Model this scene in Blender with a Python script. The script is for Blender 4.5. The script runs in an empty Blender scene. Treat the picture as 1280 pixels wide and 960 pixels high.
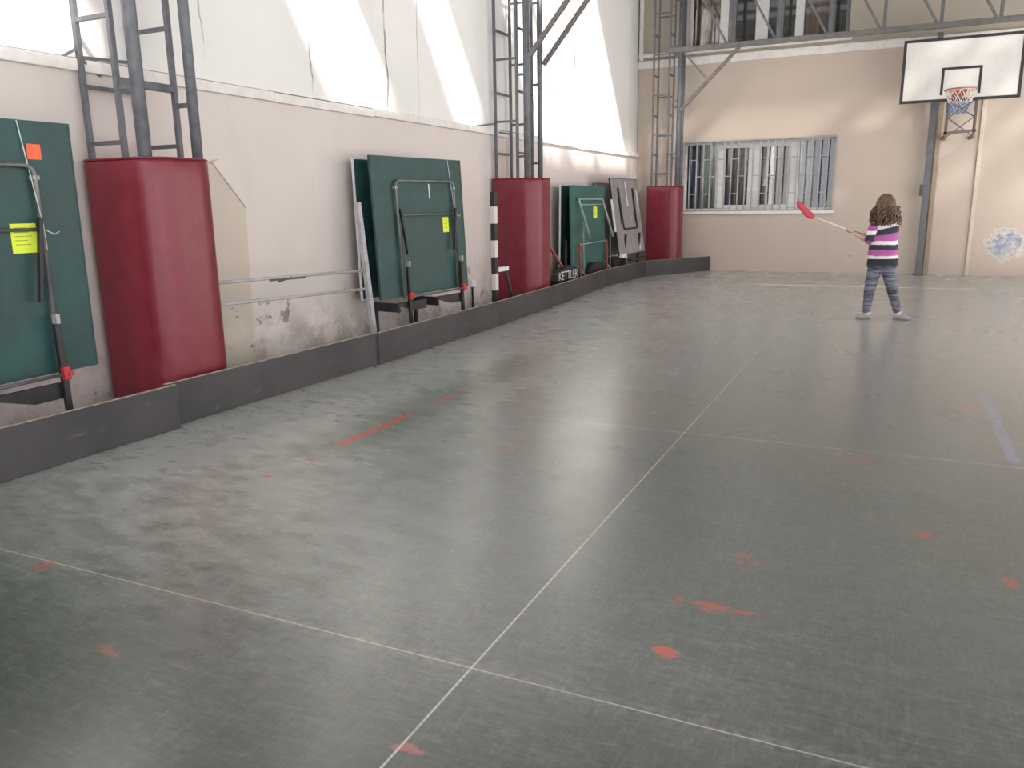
import bpy, bmesh, math, random
from mathutils import Vector, Matrix, noise as mnoise
random.seed(7)
scene = bpy.context.scene
COL = scene.collection

# ------------------------------------------------------------------ camera
cam_d = bpy.data.cameras.new('camera'); cam = bpy.data.objects.new('camera', cam_d); COL.objects.link(cam)
cam_d.sensor_width = 36.0; cam_d.lens = 36.0*999.63/1280.0; cam_d.clip_end = 200
CAM_AX = [[0.905293, -0.080647, 0.417062], [0.424534, 0.205708, -0.881734], [-0.014684, 0.975285, 0.220464]]
mw = Matrix.Identity(4)
for r_ in range(3):
    for c_ in range(3): mw[r_][c_] = CAM_AX[r_][c_]
mw.translation = Vector((0, 0, 1.4))
cam.matrix_world = mw
scene.camera = cam

# ------------------------------------------------------------------ light
SUN_DIR = Vector((-0.80, 0.57, -0.80)).normalized()
scene.view_settings.view_transform = 'Standard'
scene.view_settings.look = 'None'
scene.view_settings.gamma = 1.0
scene.view_settings.use_curve_mapping = False
scene.view_settings.exposure = 0.24
w = bpy.data.worlds.new('sky'); scene.world = w; w.use_nodes = True
wb = w.node_tree.nodes['Background']
wb.inputs[0].default_value = (1.0, 0.975, 0.985, 1); wb.inputs[1].default_value = 2.3
sun_d = bpy.data.lights.new('sun', 'SUN'); sun_d.energy = 30.0; sun_d.angle = math.radians(3.2); sun_d.color = (1, 0.96, 0.9)
sun = bpy.data.objects.new('sun', sun_d); COL.objects.link(sun)
sun.rotation_euler = SUN_DIR.to_track_quat('-Z', 'Y').to_euler(); sun.location = (6, -4, 9)

def area(name, loc, direction, sx, sy, power, color=(1, 1, 1)):
    d = bpy.data.lights.new(name, 'AREA'); d.shape = 'RECTANGLE'; d.size = sx; d.size_y = sy; d.energy = power; d.color = color
    o = bpy.data.objects.new(name, d); COL.objects.link(o); o.location = loc
    o.rotation_euler = Vector(direction).to_track_quat('-Z', 'Y').to_euler()
    return o

# added fill lights behind the two windows, brightening the curtains
area('curtain_fill', (-2.5, 17.6, 3.05), (0, -0.4, -1), 2.4, 0.5, 32)
area('curtain_fill', (-2.5, 17.6, 6.05), (0, -0.4, -1), 2.4, 0.5, 28)

# ------------------------------------------------------------------ node helper
class NT:
    def __init__(s, name):
        s.m = bpy.data.materials.new(name); s.m.use_nodes = True
        s.t = s.m.node_tree; s.b = s.t.nodes['Principled BSDF']
        s.obj = s.t.nodes.new('ShaderNodeTexCoord').outputs['Object']
        x = s.t.nodes.new('ShaderNodeSeparateXYZ'); s.t.links.new(s.obj, x.inputs[0])
        s.x, s.y, s.z = x.outputs
    def set(s, sock, v):
        if isinstance(v, (int, float)): sock.default_value = v
        elif isinstance(v, tuple): sock.default_value = v if len(v) == len(sock.default_value) else (*v, 1)
        else: s.t.links.new(v, sock)
    def ma(s, op, a, b=0.0, c=0.0, clamp=False):
        n = s.t.nodes.new('ShaderNodeMath'); n.operation = op; n.use_clamp = clamp
        for i, v in enumerate((a, b, c)): s.set(n.inputs[i], v)
        return n.outputs[0]
    def vec(s, sc=(1, 1, 1), rot=(0, 0, 0), loc=(0, 0, 0)):
        n = s.t.nodes.new('ShaderNodeMapping'); s.t.links.new(s.obj, n.inputs[0])
        n.inputs['Location'].default_value = loc; n.inputs['Rotation'].default_value = rot; n.inputs['Scale'].default_value = sc
        return n.outputs[0]
    def noise(s, scale, detail=4, rough=0.55, vec=None, dist=0.0):
        n = s.t.nodes.new('ShaderNodeTexNoise'); s.t.links.new(vec or s.obj, n.inputs['Vector'])
        n.inputs['Scale'].default_value = scale; n.inputs['Detail'].default_value = detail
        n.inputs['Roughness'].default_value = rough; n.inputs['Distortion'].default_value = dist
        return n.outputs['Fac']
    def mr(s, v, a, b, c=0.0, d=1.0):
        n = s.t.nodes.new('ShaderNodeMapRange'); n.interpolation_type = 'SMOOTHSTEP'
        for i, q in enumerate((v, a, b, c, d)): s.set(n.inputs[i], q)
        return n.outputs[0]
    def mix(s, f, a, b, mode='MIX'):
        n = s.t.nodes.new('ShaderNodeMix'); n.data_type = 'RGBA'; n.blend_type = mode
        s.set(n.inputs[0], f); s.set(n.inputs[6], a); s.set(n.inputs[7], b)
        return n.outputs[2]
    def band(s, v, lo, hi, soft=0.01):
        return s.ma('MULTIPLY', s.mr(v, lo-soft, lo+soft), s.mr(v, hi-soft, hi+soft, 1.0, 0.0))
    def mul(s, *a):
        r = a[0]
        for q in a[1:]: r = s.ma('MULTIPLY', r, q)
        return r
    def out(s, col=None, rough=None, metal=None, bump=None, bs=0.2, bd=0.01, spec=None):
        if col is not None: s.set(s.b.inputs['Base Color'], col)
        if rough is not None: s.set(s.b.inputs['Roughness'], rough)
        if metal is not None: s.set(s.b.inputs['Metallic'], metal)
        if spec is not None: s.set(s.b.inputs['Specular IOR Level'], spec)
        if bump is not None:
            n = s.t.nodes.new('ShaderNodeBump'); n.inputs['Strength'].default_value = bs; n.inputs['Distance'].default_value = bd
            s.t.links.new(bump, n.inputs['Height']); s.t.links.new(n.outputs[0], s.b.inputs['Normal'])
        return s.m

def simple(name, c, rough=0.5, metal=0.0, var=0.25, scale=9.0, spec=None):
    n = NT(name); f = n.noise(scale, 5, 0.65)
    lo = tuple(v*(1-var) for v in c); hi = tuple(min(1, v*(1+var)) for v in c)
    return n.out(n.mix(n.mr(f, 0.3, 0.7), lo, hi), n.mr(f, 0.2, 0.8, max(0.02, rough-0.08), min(1, rough+0.08)), metal, spec=spec)

def mat_floor():
    n = NT('painted_concrete')
    warp = n.noise(1.3, 3)
    big = n.noise(0.55, 4, 0.6)
    st1 = n.noise(1.0, 7, 0.7, n.vec((3.5, 24, 1), (0, 0, 0.45)), 2.6)
    st2 = n.noise(1.0, 7, 0.7, n.vec((34, 5, 1), (0, 0, 0.95)), 2.6)
    fine = n.noise(26, 6, 0.75)
    c = n.mix(n.mr(big, 0.35, 0.68), (0.044, 0.056, 0.048), (0.070, 0.080, 0.073))
    c = n.mix(n.mul(n.mr(st1, 0.44, 0.72), 0.34), c, (0.27, 0.285, 0.27))
    c = n.mix(n.mul(n.mr(st2, 0.44, 0.72), 0.28), c, (0.29, 0.295, 0.28))
    c = n.mix(n.mul(n.mr(fine, 0.42, 0.75), 0.18), c, (0.33, 0.33, 0.315))
    c = n.mix(n.mul(n.mr(n.noise(1.0, 6, 0.7, n.vec((16, 4, 1), (0, 0, -0.5))), 0.50, 0.75), 0.25), c, (0.072, 0.092, 0.080))
    sw = n.noise(1.0, 8, 0.78, n.vec((6, 15, 1), (0, 0, 1.2)), 2.2)
    c = n.mix(n.mul(n.mr(sw, 0.47, 0.75), 0.26), c, (0.30, 0.305, 0.29))
    sw2 = n.noise(5.0, 8, 0.8, None, 1.6)
    c = n.mix(n.mul(n.mr(sw2, 0.50, 0.80), 0.2), c, (0.32, 0.32, 0.31))
    c = n.mix(n.mul(n.mr(n.noise(0.7, 6, 0.7, None, 1.2), 0.47, 0.33), 0.4), c, (0.06, 0.072, 0.064))
    # near floor painted darker, standing in for vignetting and weaker reflection
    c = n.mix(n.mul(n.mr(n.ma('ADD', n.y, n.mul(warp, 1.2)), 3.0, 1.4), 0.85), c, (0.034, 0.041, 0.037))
    # dusty pale zone beside the boards
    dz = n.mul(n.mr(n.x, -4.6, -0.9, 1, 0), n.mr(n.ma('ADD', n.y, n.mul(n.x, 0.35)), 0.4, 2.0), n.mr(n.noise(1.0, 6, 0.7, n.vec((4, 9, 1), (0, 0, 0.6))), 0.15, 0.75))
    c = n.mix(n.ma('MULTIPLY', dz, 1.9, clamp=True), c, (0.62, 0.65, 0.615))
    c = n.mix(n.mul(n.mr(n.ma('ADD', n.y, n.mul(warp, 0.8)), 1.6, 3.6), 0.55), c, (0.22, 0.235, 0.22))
    # far part paler, with a bare strip along the end wall
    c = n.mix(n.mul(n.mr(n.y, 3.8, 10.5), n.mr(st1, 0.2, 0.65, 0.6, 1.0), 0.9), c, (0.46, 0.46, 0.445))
    c = n.mix(n.mul(n.mr(n.y, 15.3, 15.9), 0.6), c, (0.52, 0.50, 0.47))
    mt = n.noise(1.0, 6, 0.75, n.vec((55, 90, 1), (0, 0, 0.3)))
    c = n.mix(n.mr(mt, 0.35, 0.65, 0.0, 0.35), c, n.mix(0.5, c, (0.02, 0.03, 0.025)))
    c = n.mix(n.mul(n.mr(n.noise(1.0, 6, 0.75, n.vec((9, 16, 1), (0, 0, 0.2))), 0.56, 0.68), 0.35), c, (0.19, 0.10, 0.09))
    # red paint rests
    def blob(cx, cy, rx, ry, thr, k):
        dx = n.ma('DIVIDE', n.ma('SUBTRACT', n.x, cx), rx); dy = n.ma('DIVIDE', n.ma('SUBTRACT', n.y, cy), ry)
        d = n.ma('SQRT', n.ma('ADD', n.mul(dx, dx), n.mul(dy, dy)))
        e = n.ma('ADD', n.mr(d, 0.0, 1.0, 1.0, 0.0), n.ma('MULTIPLY', n.ma('SUBTRACT', rn, 0.5), 2.6))
        return n.mul(n.mr(e, thr+0.1, thr+0.3), k)
    rn = n.noise(1.0, 7, 0.75, n.vec((10, 22, 1), (0, 0, 0.1)))
    red = (0.45, 0.115, 0.085)
    for b in ((-0.55, 2.275, 0.085, 0.055, 0.30, 0.95), (-0.48, 2.62, 0.45, 0.10, 0.72, 0.7), (-0.42, 3.05, 0.22, 0.28, 0.78, 0.6),
              (-2.93, 3.1, 0.10, 0.06, 0.5, 0.8), (-2.90, 3.42, 0.10, 0.06, 0.5, 0.7), (-1.9, 4.1, 0.8, 0.7, 0.85, 0.4), (-3.0, 1.9, 0.25, 0.1, 0.6, 0.6),
              (0.2, 3.6, 0.35, 0.25, 0.8, 0.6), (-0.1, 4.6, 0.5, 0.5, 0.85, 0.5), (0.55, 6.1, 0.5, 0.5, 0.82, 0.5), (-1.05, 1.55, 0.15, 0.05, 0.6, 0.5), (-2.2, 1.55, 0.25, 0.12, 0.8, 0.5),
              (0.5, 3.25, 0.06, 0.1, 0.4, 0.6), (-1.9, 7.9, 0.4, 0.25, 0.7, 0.4), (-1.5, 5.2, 0.5, 0.5, 0.85, 0.35)):
        c = n.mix(blob(*b), c, red)
    # dull red-violet bare patches
    pt = n.mul(n.mr(n.noise(0.9, 5, 0.7), 0.56, 0.68), n.mr(n.y, 5.0, 7.0), n.mr(n.x, -1.5, -2.2), 0.4)
    c = n.mix(pt, c, (0.20, 0.12, 0.115))
    wob = n.ma('MULTIPLY', n.ma('SUBTRACT', warp, 0.5), 0.03)
    lx = n.ma('ADD', n.x, wob); ly = n.ma('ADD', n.y, wob)
    worn = n.mr(n.noise(14, 5, 0.7), 0.36, 0.52)
    redl = n.mul(n.band(lx, -2.94, -2.87, 0.008), n.ma('ADD', n.band(n.y, 3.68, 4.5, 0.06), n.mul(n.band(n.y, 4.78, 5.35, 0.1), 0.6)), n.mr(n.noise(9, 5, 0.7), 0.3, 0.5), 0.85)
    c = n.mix(redl, c, (0.50, 0.10, 0.06))
    grn = n.mul(n.band(lx, -3.12, -2.72, 0.15), n.band(n.y, 3.5, 6.6, 0.4), 0.4)
    c = n.mix(n.mul(grn, n.ma('SUBTRACT', 1.0, redl)), c, (0.045, 0.075, 0.05))
    # joint lines
    g1 = n.mul(n.band(n.x, -1.0775, -1.0715, 0.003), n.mr(n.y, 10.9, 11.1, 1, 0.25), n.mr(n.noise(5, 5, 0.7), 0.25, 0.5, 0.45, 0.95))
    c = n.mix(g1, c, (0.50, 0.48, 0.44))
    sl = n.ma('ADD', n.y, n.mul(n.x, -0.008))
    for yy, x1, k in ((1.955, 0.6, 0.75), (4.76, 0.9, 0.6), (7.62, 0.9, 0.25)):
        g = n.mul(n.band(sl, yy-0.0025, yy+0.0025, 0.003), n.mr(n.x, x1-0.4, x1+0.5, 1, 0), n.mr(n.noise(8, 4), 0.25, 0.45, 0.35, 1), k)
        c = n.mix(g, c, (0.52, 0.49, 0.45))
        g = n.mul(n.band(sl, yy-0.025, yy+0.03, 0.02), n.mr(n.noise(30, 5, 0.75), 0.42, 0.62), n.mr(n.x, x1-0.4, x1+0.5, 1, 0), k*0.4)
        c = n.mix(g, c, (0.34, 0.28, 0.26))
    # white court line in front of the end wall
    wl = n.mul(n.band(n.ma('SUBTRACT', n.y, n.mul(n.x, 0.06)), 14.09, 14.23, 0.012), n.band(n.x, -2.05, 1.2, 0.1), n.ma('ADD', n.mr(n.x, -0.9, -0.2, 1, 0.55), 0.0), n.mr(n.noise(6, 4), 0.3, 0.5, 0.75, 1))
    c = n.mix(wl, c, (0.85, 0.84, 0.82))
    # bluish tape trace and pale diagonal trace
    tp = n.mul(n.band(lx, 0.655, 0.715, 0.01), n.band(n.y, 4.85, 6.6, 0.1), worn, 0.8)
    c = n.mix(tp, c, (0.23, 0.25, 0.40))
    tp = n.mul(n.band(lx, -1.60, -1.52, 0.01), n.band(n.y, 5.9, 7.5, 0.2), worn, 0.35)
    c = n.mix(tp, c, (0.32, 0.31, 0.33))
    ro = n.ma('ADD', n.mr(n.noise(2.0, 3), 0.3, 0.7, 0.23, 0.28), n.mul(dz, 0.06))
    n.b.inputs['IOR'].default_value = 1.62
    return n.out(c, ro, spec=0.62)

def mat_plaster(name, base, dark, cracks=(), base_dirt=0.0, blue=()):
    n = NT(name)
    f = n.noise(0.9, 5, 0.6); g = n.noise(6, 6, 0.7); v = n.noise(1.0, 6, 0.7, n.vec((3, 3, 0.35)))
    c = n.mix(n.mr(f, 0.3, 0.7), base, tuple(0.94*q for q in base))
    c = n.mix(n.mul(n.mr(v, 0.55, 0.78), 0.35), c, dark)
    c = n.mix(n.mul(n.mr(g, 0.62, 0.75), 0.25), c, dark)
    if base_dirt:
        low = n.mr(n.z, 0.15, 0.75, 1, 0)
        c = n.mix(n.mul(low, n.mr(n.noise(2.2, 6, 0.7), 0.4, 0.62), base_dirt), c, (0.34, 0.30, 0.27))
        c = n.mix(n.mul(n.band(n.z, 0.12, 0.62, 0.12), n.mr(n.noise(5.5, 4, 0.6), 0.62, 0.66), 0.8), c, (0.23, 0.15, 0.125))
    for (yc, w_, z0, z1, k) in cracks:
        d = n.ma('ADD', n.y, n.mul(n.ma('SUBTRACT', n.noise(1.4, 5, 0.6), 0.5), 0.16))
        m = n.mul(n.band(d, yc-w_, yc+w_, 0.008), n.band(n.z, z0, z1, 0.15), n.mr(n.noise(2.5, 4), 0.32, 0.5, 0.25, 1), k)
        c = n.mix(m, c, (0.16, 0.145, 0.13))
        c = n.mix(n.mul(n.band(d, yc-0.16, yc+0.16, 0.14), n.mr(n.noise(9, 6, 0.75), 0.55, 0.7), n.band(n.z, z0, z1, 0.2), 0.3*k), c, (0.4, 0.37, 0.34))
    for (xc, zc, rx, rz, k, thr, bc) in blue:
        dx = n.ma('DIVIDE', n.ma('SUBTRACT', n.x, xc), rx); dz = n.ma('DIVIDE', n.ma('SUBTRACT', n.z, zc), rz)
        d = n.ma('SQRT', n.ma('ADD', n.mul(dx, dx), n.mul(dz, dz)))
        e = n.ma('ADD', n.mr(d, 0, 1, 1, 0), n.mul(n.ma('SUBTRACT', n.noise(7, 6, 0.7), 0.5), 1.5))
        c = n.mix(n.mul(n.mr(e, thr-0.12, thr-0.02), k*0.8), c, (0.66, 0.62, 0.57))
        c = n.mix(n.mul(n.mr(e, thr+0.03, thr+0.14), k, n.mr(n.noise(11, 6, 0.7), 0.36, 0.58)), c, bc)
    return n.out(c, 0.8, bump=g, bs=0.15, bd=0.006)

M_ = {}
M_['floor'] = mat_floor()
M_['wall_low'] = mat_plaster('beige_plaster', (0.70, 0.63, 0.595), (0.48, 0.43, 0.39), base_dirt=0.8)
M_['wall_up'] = mat_plaster('white_wall_panels', (0.80, 0.785, 0.765), (0.62, 0.59, 0.56),
    cracks=((6.27, 0.010, 2.4, 6, 1.0), (4.98, 0.006, 2.6, 3.6, 0.7), (7.52, 0.012, 2.4, 6, 0.9), (8.18, 0.006, 2.4, 6, 0.6), (11.1, 0.006, 2.4, 3.6, 0.8), (13.1, 0.012, 2.5, 6, 0.9), (1.4, 0.01, 2.4, 6, 0.8)))
M_['wall_back'] = mat_plaster('tan_plaster', (0.545, 0.46, 0.395), (0.44, 0.36, 0.29),
    blue=((1.80, 0.56, 0.52, 0.50, 0.8, 0.46, (0.17, 0.24, 0.40)), (-0.73, 0.31, 0.12, 0.12, 0.7, 0.4, (0.25, 0.32, 0.42)), (-1.25, 0.2, 0.2, 0.04, 0.6, 0.5, (0.3, 0.3, 0.34)), (-1.9, 0.2, 0.3, 0.04, 0.6, 0.5, (0.3, 0.28, 0.3))))
M_['wall_back_up'] = mat_plaster('shaded_tan_plaster', (0.42, 0.37, 0.31), (0.34, 0.30, 0.25))  # roof shade over the upper end wall mixed into this greyer colour
M_['trim'] = simple('off_white_trim', (0.74, 0.71, 0.68), 0.7, var=0.08)
M_['trim_beige'] = simple('pale_beige_paint', (0.60, 0.51, 0.42), 0.7, var=0.06)
M_['patch'] = mat_plaster('buff_plaster', (0.60, 0.53, 0.45), (0.42, 0.35, 0.28), base_dirt=0.6)
M_['steel'] = simple('grey_blue_steel_paint', (0.115, 0.122, 0.138), 0.42, 0.1, var=0.2, scale=14)
M_['steel_dark'] = simple('dark_grey_steel_paint', (0.07, 0.067, 0.066), 0.5, 0.1, var=0.2)
M_['girder'] = simple('taupe_grey_steel_paint', (0.145, 0.138, 0.135), 0.4, 0.1, var=0.2)
M_['tube_grey'] = simple('worn_grey_tube', (0.17, 0.17, 0.172), 0.4, 0.3, var=0.35, scale=5)
M_['galv'] = simple('bare_grey_metal', (0.36, 0.35, 0.35), 0.5, 0.3, var=0.2)
M_['frame_grey'] = simple('grey_goal_paint', (0.40, 0.39, 0.41), 0.5, 0.0, var=0.15)
M_['black'] = simple('black_metal', (0.022, 0.023, 0.025), 0.45, 0.2, var=0.3)
M_['green'] = simple('green_table_top', (0.016, 0.062, 0.060), 0.5, var=0.3, scale=3.5)
M_['green_lt'] = simple('worn_green_table_top', (0.035, 0.115, 0.10), 0.5, var=0.25, scale=3.5)
M_['green_steel'] = simple('pale_green_steel', (0.27, 0.35, 0.32), 0.45, var=0.2)
M_['edge'] = simple('white_edge_band', (0.62, 0.66, 0.66), 0.5, var=0.1)
M_['red_plastic'] = simple('red_plastic', (0.50, 0.03, 0.035), 0.4, var=0.15)
M_['red_steel'] = simple('red_enamel', (0.36, 0.07, 0.06), 0.45, var=0.15)
M_['yellow'] = simple('fluorescent_yellow_paper', (0.72, 0.86, 0.06), 0.8, var=0.06)
M_['orange'] = simple('orange_paper', (0.85, 0.16, 0.07), 0.8, var=0.06)
M_['ink'] = simple('grey_ink', (0.25, 0.33, 0.05), 0.8, var=0.1)
M_['string'] = simple('white_string', (0.6, 0.6, 0.58), 0.8, var=0.1)
M_['white'] = simple('white_plastic', (0.78, 0.78, 0.77), 0.4, var=0.05)
M_['pvc'] = simple('white_window_frame', (0.62, 0.62, 0.625), 0.35, var=0.05)
M_['pvc_grey'] = simple('grey_window_frame', (0.16, 0.16, 0.165), 0.4, var=0.1)
M_['bar'] = simple('pale_grey_bar_paint', (0.33, 0.32, 0.31), 0.5, var=0.1)
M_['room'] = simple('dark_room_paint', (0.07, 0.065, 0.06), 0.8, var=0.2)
M_['curtain_blue'] = simple('blue_curtain', (0.13, 0.22, 0.36), 0.9, var=0.2)
M_['curtain_white'] = simple('sheer_pale_curtain', (0.66, 0.68, 0.68), 0.9, var=0.1)
M_['curtain_grey'] = simple('grey_curtain', (0.34, 0.32, 0.29), 0.9, var=0.2)
M_['curtain_red'] = simple('brown_red_curtain', (0.34, 0.18, 0.17), 0.9, var=0.2)
M_['curtain_brown'] = simple('brown_curtain', (0.42, 0.28, 0.22), 0.9, var=0.2)
M_['rim'] = simple('faded_orange_rim_paint', (0.42, 0.12, 0.09), 0.5, var=0.2)
M_['net_white'] = simple('white_net_cord', (0.70, 0.66, 0.64), 0.8, var=0.1)
M_['net_blue'] = simple('blue_net_cord', (0.10, 0.19, 0.36), 0.8, var=0.2)
M_['skin'] = simple('skin', (0.62, 0.40, 0.31), 0.5, var=0.06)
M_['lip'] = simple('lips', (0.5, 0.2, 0.18), 0.5, var=0.05)
M_['eye'] = simple('eye', (0.05, 0.03, 0.02), 0.2, var=0.05)
M_['shoe'] = simple('grey_shoe', (0.32, 0.29, 0.28), 0.7, var=0.12)
M_['sole'] = simple('grey_sole', (0.22, 0.21, 0.2), 0.7, var=0.12)
M_['sock'] = simple('pale_sock', (0.6, 0.58, 0.58), 0.9, var=0.1)
M_['stick_red'] = simple('pink_red_plastic', (0.62, 0.045, 0.085), 0.4, var=0.1)
M_['stick_white'] = simple('cream_shaft', (0.80, 0.76, 0.68), 0.35, var=0.04)
M_['roof'] = simple('grey_roof_sheet', (0.17, 0.17, 0.165), 0.7, var=0.1)
M_['backboard'] = simple('dirty_white_board', (0.64, 0.625, 0.60), 0.55, var=0.06, scale=2.5)
M_['bracket'] = simple('brown_grey_bracket_paint', (0.13, 0.105, 0.09), 0.5, var=0.2)
M_['wall_strip'] = simple('taupe_strip', (0.33, 0.26, 0.20), 0.6, var=0.1)

def mat_pad():
    n = NT('red_vinyl'); f = n.noise(1.0, 3, 0.5, n.vec((5, 5, 0.8))); g = n.noise(7, 5, 0.6)
    c = n.mix(n.mr(g, 0.3, 0.75), (0.165, 0.012, 0.024), (0.205, 0.022, 0.036))
    return n.out(c, n.mr(g, 0.3, 0.7, 0.30, 0.40), bump=f, bs=0.5, bd=0.02, spec=0.5)
M_['pad'] = mat_pad()
def mat_board():
    n = NT('black_kick_board'); g = n.noise(1.0, 7, 0.75, n.vec((20, 2, 10))); s = n.noise(18, 6, 0.8)
    c = n.mix(n.mr(n.noise(1.2, 4), 0.35, 0.65), (0.036, 0.034, 0.037), (0.062, 0.057, 0.061))
    c = n.mix(n.mul(n.mr(g, 0.58, 0.72), 0.5), c, (0.17, 0.16, 0.165))
    c = n.mix(n.mul(n.mr(s, 0.66, 0.72), 0.8), c, (0.34, 0.32, 0.31))
    return n.out(c, 0.5, bump=s, bs=0.1, bd=0.003)
M_['board'] = mat_board()
M_['ply'] = simple('raw_board_edge', (0.34, 0.29, 0.24), 0.8, var=0.3, scale=20)
def mat_weather():
    n = NT('weathered_grey_board'); g = n.noise(1.0, 7, 0.75, n.vec((4, 9, 1.2))); s = n.noise(5, 6, 0.8)
    c = n.mix(n.mr(g, 0.35, 0.7), (0.23, 0.21, 0.21), (0.34, 0.315, 0.315))
    c = n.mix(n.mul(n.mr(s, 0.6, 0.75), 0.6), c, (0.55, 0.53, 0.52))
    return n.out(c, 0.7)
M_['weather'] = mat_weather()
def mat_stripes():
    n = NT('black_white_post_paint')
    k = n.ma('FRACT', n.ma('DIVIDE', n.ma('ADD', n.z, 0.0525), 0.405)); f = n.ma('GREATER_THAN', k, 0.5)
    return n.out(n.mix(f, (0.70, 0.66, 0.62), (0.025, 0.025, 0.026)), 0.5)
M_['post_stripe'] = mat_stripes()
def mat_sweater(name, off):
    n = NT(name)
    z = n.ma('ADD', n.z, off); z = n.ma('ADD', z, n.mul(n.ma('SUBTRACT', n.noise(9, 3), 0.5), 0.035))
    if not off: z = n.ma('SUBTRACT', z, n.mul(n.ma('ADD', n.x, 0.0), n.mr(n.z, 0.9, 1.06), 0.22))
    c = (0.45, 0.12, 0.36)
    c = n.mix(n.mr(n.noise(1.0, 3, 0.6, n.vec((3, 3, 40))), 0.45, 0.6, 0, 0.5), c, (0.36, 0.075, 0.27))
    for lo, hi, q in ((1.055, 1.105, (0.80, 0.78, 0.78)), (0.985, 1.055, (0.035, 0.04, 0.055)), (0.875, 0.915, (0.80, 0.78, 0.78)),
                      (0.815, 0.875, (0.035, 0.04, 0.055)), (0.60, 0.748, (0.80, 0.78, 0.78)), (1.16, 1.5, (0.05, 0.045, 0.06))):
        c = n.mix(n.band(z, lo, hi, 0.004), c, q)
    return n.out(c, 0.9)
M_['sweater'] = mat_sweater('striped_knit', 0.0)
M_['sleeve'] = mat_sweater('striped_sleeve_knit', 0.072)
def mat_trousers():
    n = NT('patterned_leggings')
    l = n.noise(1.0, 4, 0.7, n.vec((5, 5, 42))); f = n.noise(30, 4, 0.7)
    c = n.mix(n.mr(l, 0.36, 0.62), (0.022, 0.026, 0.045), (0.215, 0.22, 0.27))
    c = n.mix(n.mul(n.mr(f, 0.6, 0.7), 0.4), c, (0.46, 0.46, 0.50))
    c = n.mix(n.mr(n.z, 0.60, 0.655), c, (0.024, 0.028, 0.036))
    return n.out(c, 0.9)
M_['trousers'] = mat_trousers()
def mat_hair():
    n = NT('brown_curls'); g = n.noise(1.0, 6, 0.7, n.vec((45, 45, 9)))
    return n.out(n.mix(n.mr(g, 0.3, 0.7), (0.055, 0.031, 0.020), (0.22, 0.14, 0.09)), 0.55)
M_['hair'] = mat_hair()
def mat_glass():
    n = NT('window_glass'); t = n.t
    tr = t.nodes.new('ShaderNodeBsdfTransparent'); tr.inputs[0].default_value = (0.9, 0.93, 0.93, 1)
    gl = t.nodes.new('ShaderNodeBsdfGlossy'); gl.inputs['Roughness'].default_value = 0.03
    fr = t.nodes.new('ShaderNodeFresnel'); fr.inputs[0].default_value = 1.7
    mx = t.nodes.new('ShaderNodeMixShader'); t.links.new(fr.outputs[0], mx.inputs[0]); t.links.new(tr.outputs[0], mx.inputs[1]); t.links.new(gl.outputs[0], mx.inputs[2])
    t.links.new(mx.outputs[0], t.nodes['Material Output'].inputs[0])
    return n.m
M_['glass'] = mat_glass()
def mat_tint(name, c):
    n = NT(name); t = n.t
    tr = t.nodes.new('ShaderNodeBsdfTransparent'); tr.inputs[0].default_value = c
    t.links.new(tr.outputs[0], t.nodes['Material Output'].inputs[0])
    return n.m
M_['tint'] = mat_tint('sun_dimmer_sheet', (0.25, 0.245, 0.24, 1))  # for the added sheet that dims sun on the end wall
M_['dim_sheet'] = mat_tint('slot_dimmer_sheet', (0.60, 0.60, 0.60, 1))  # for the added sheet that dims sky seen through the left slots

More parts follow.
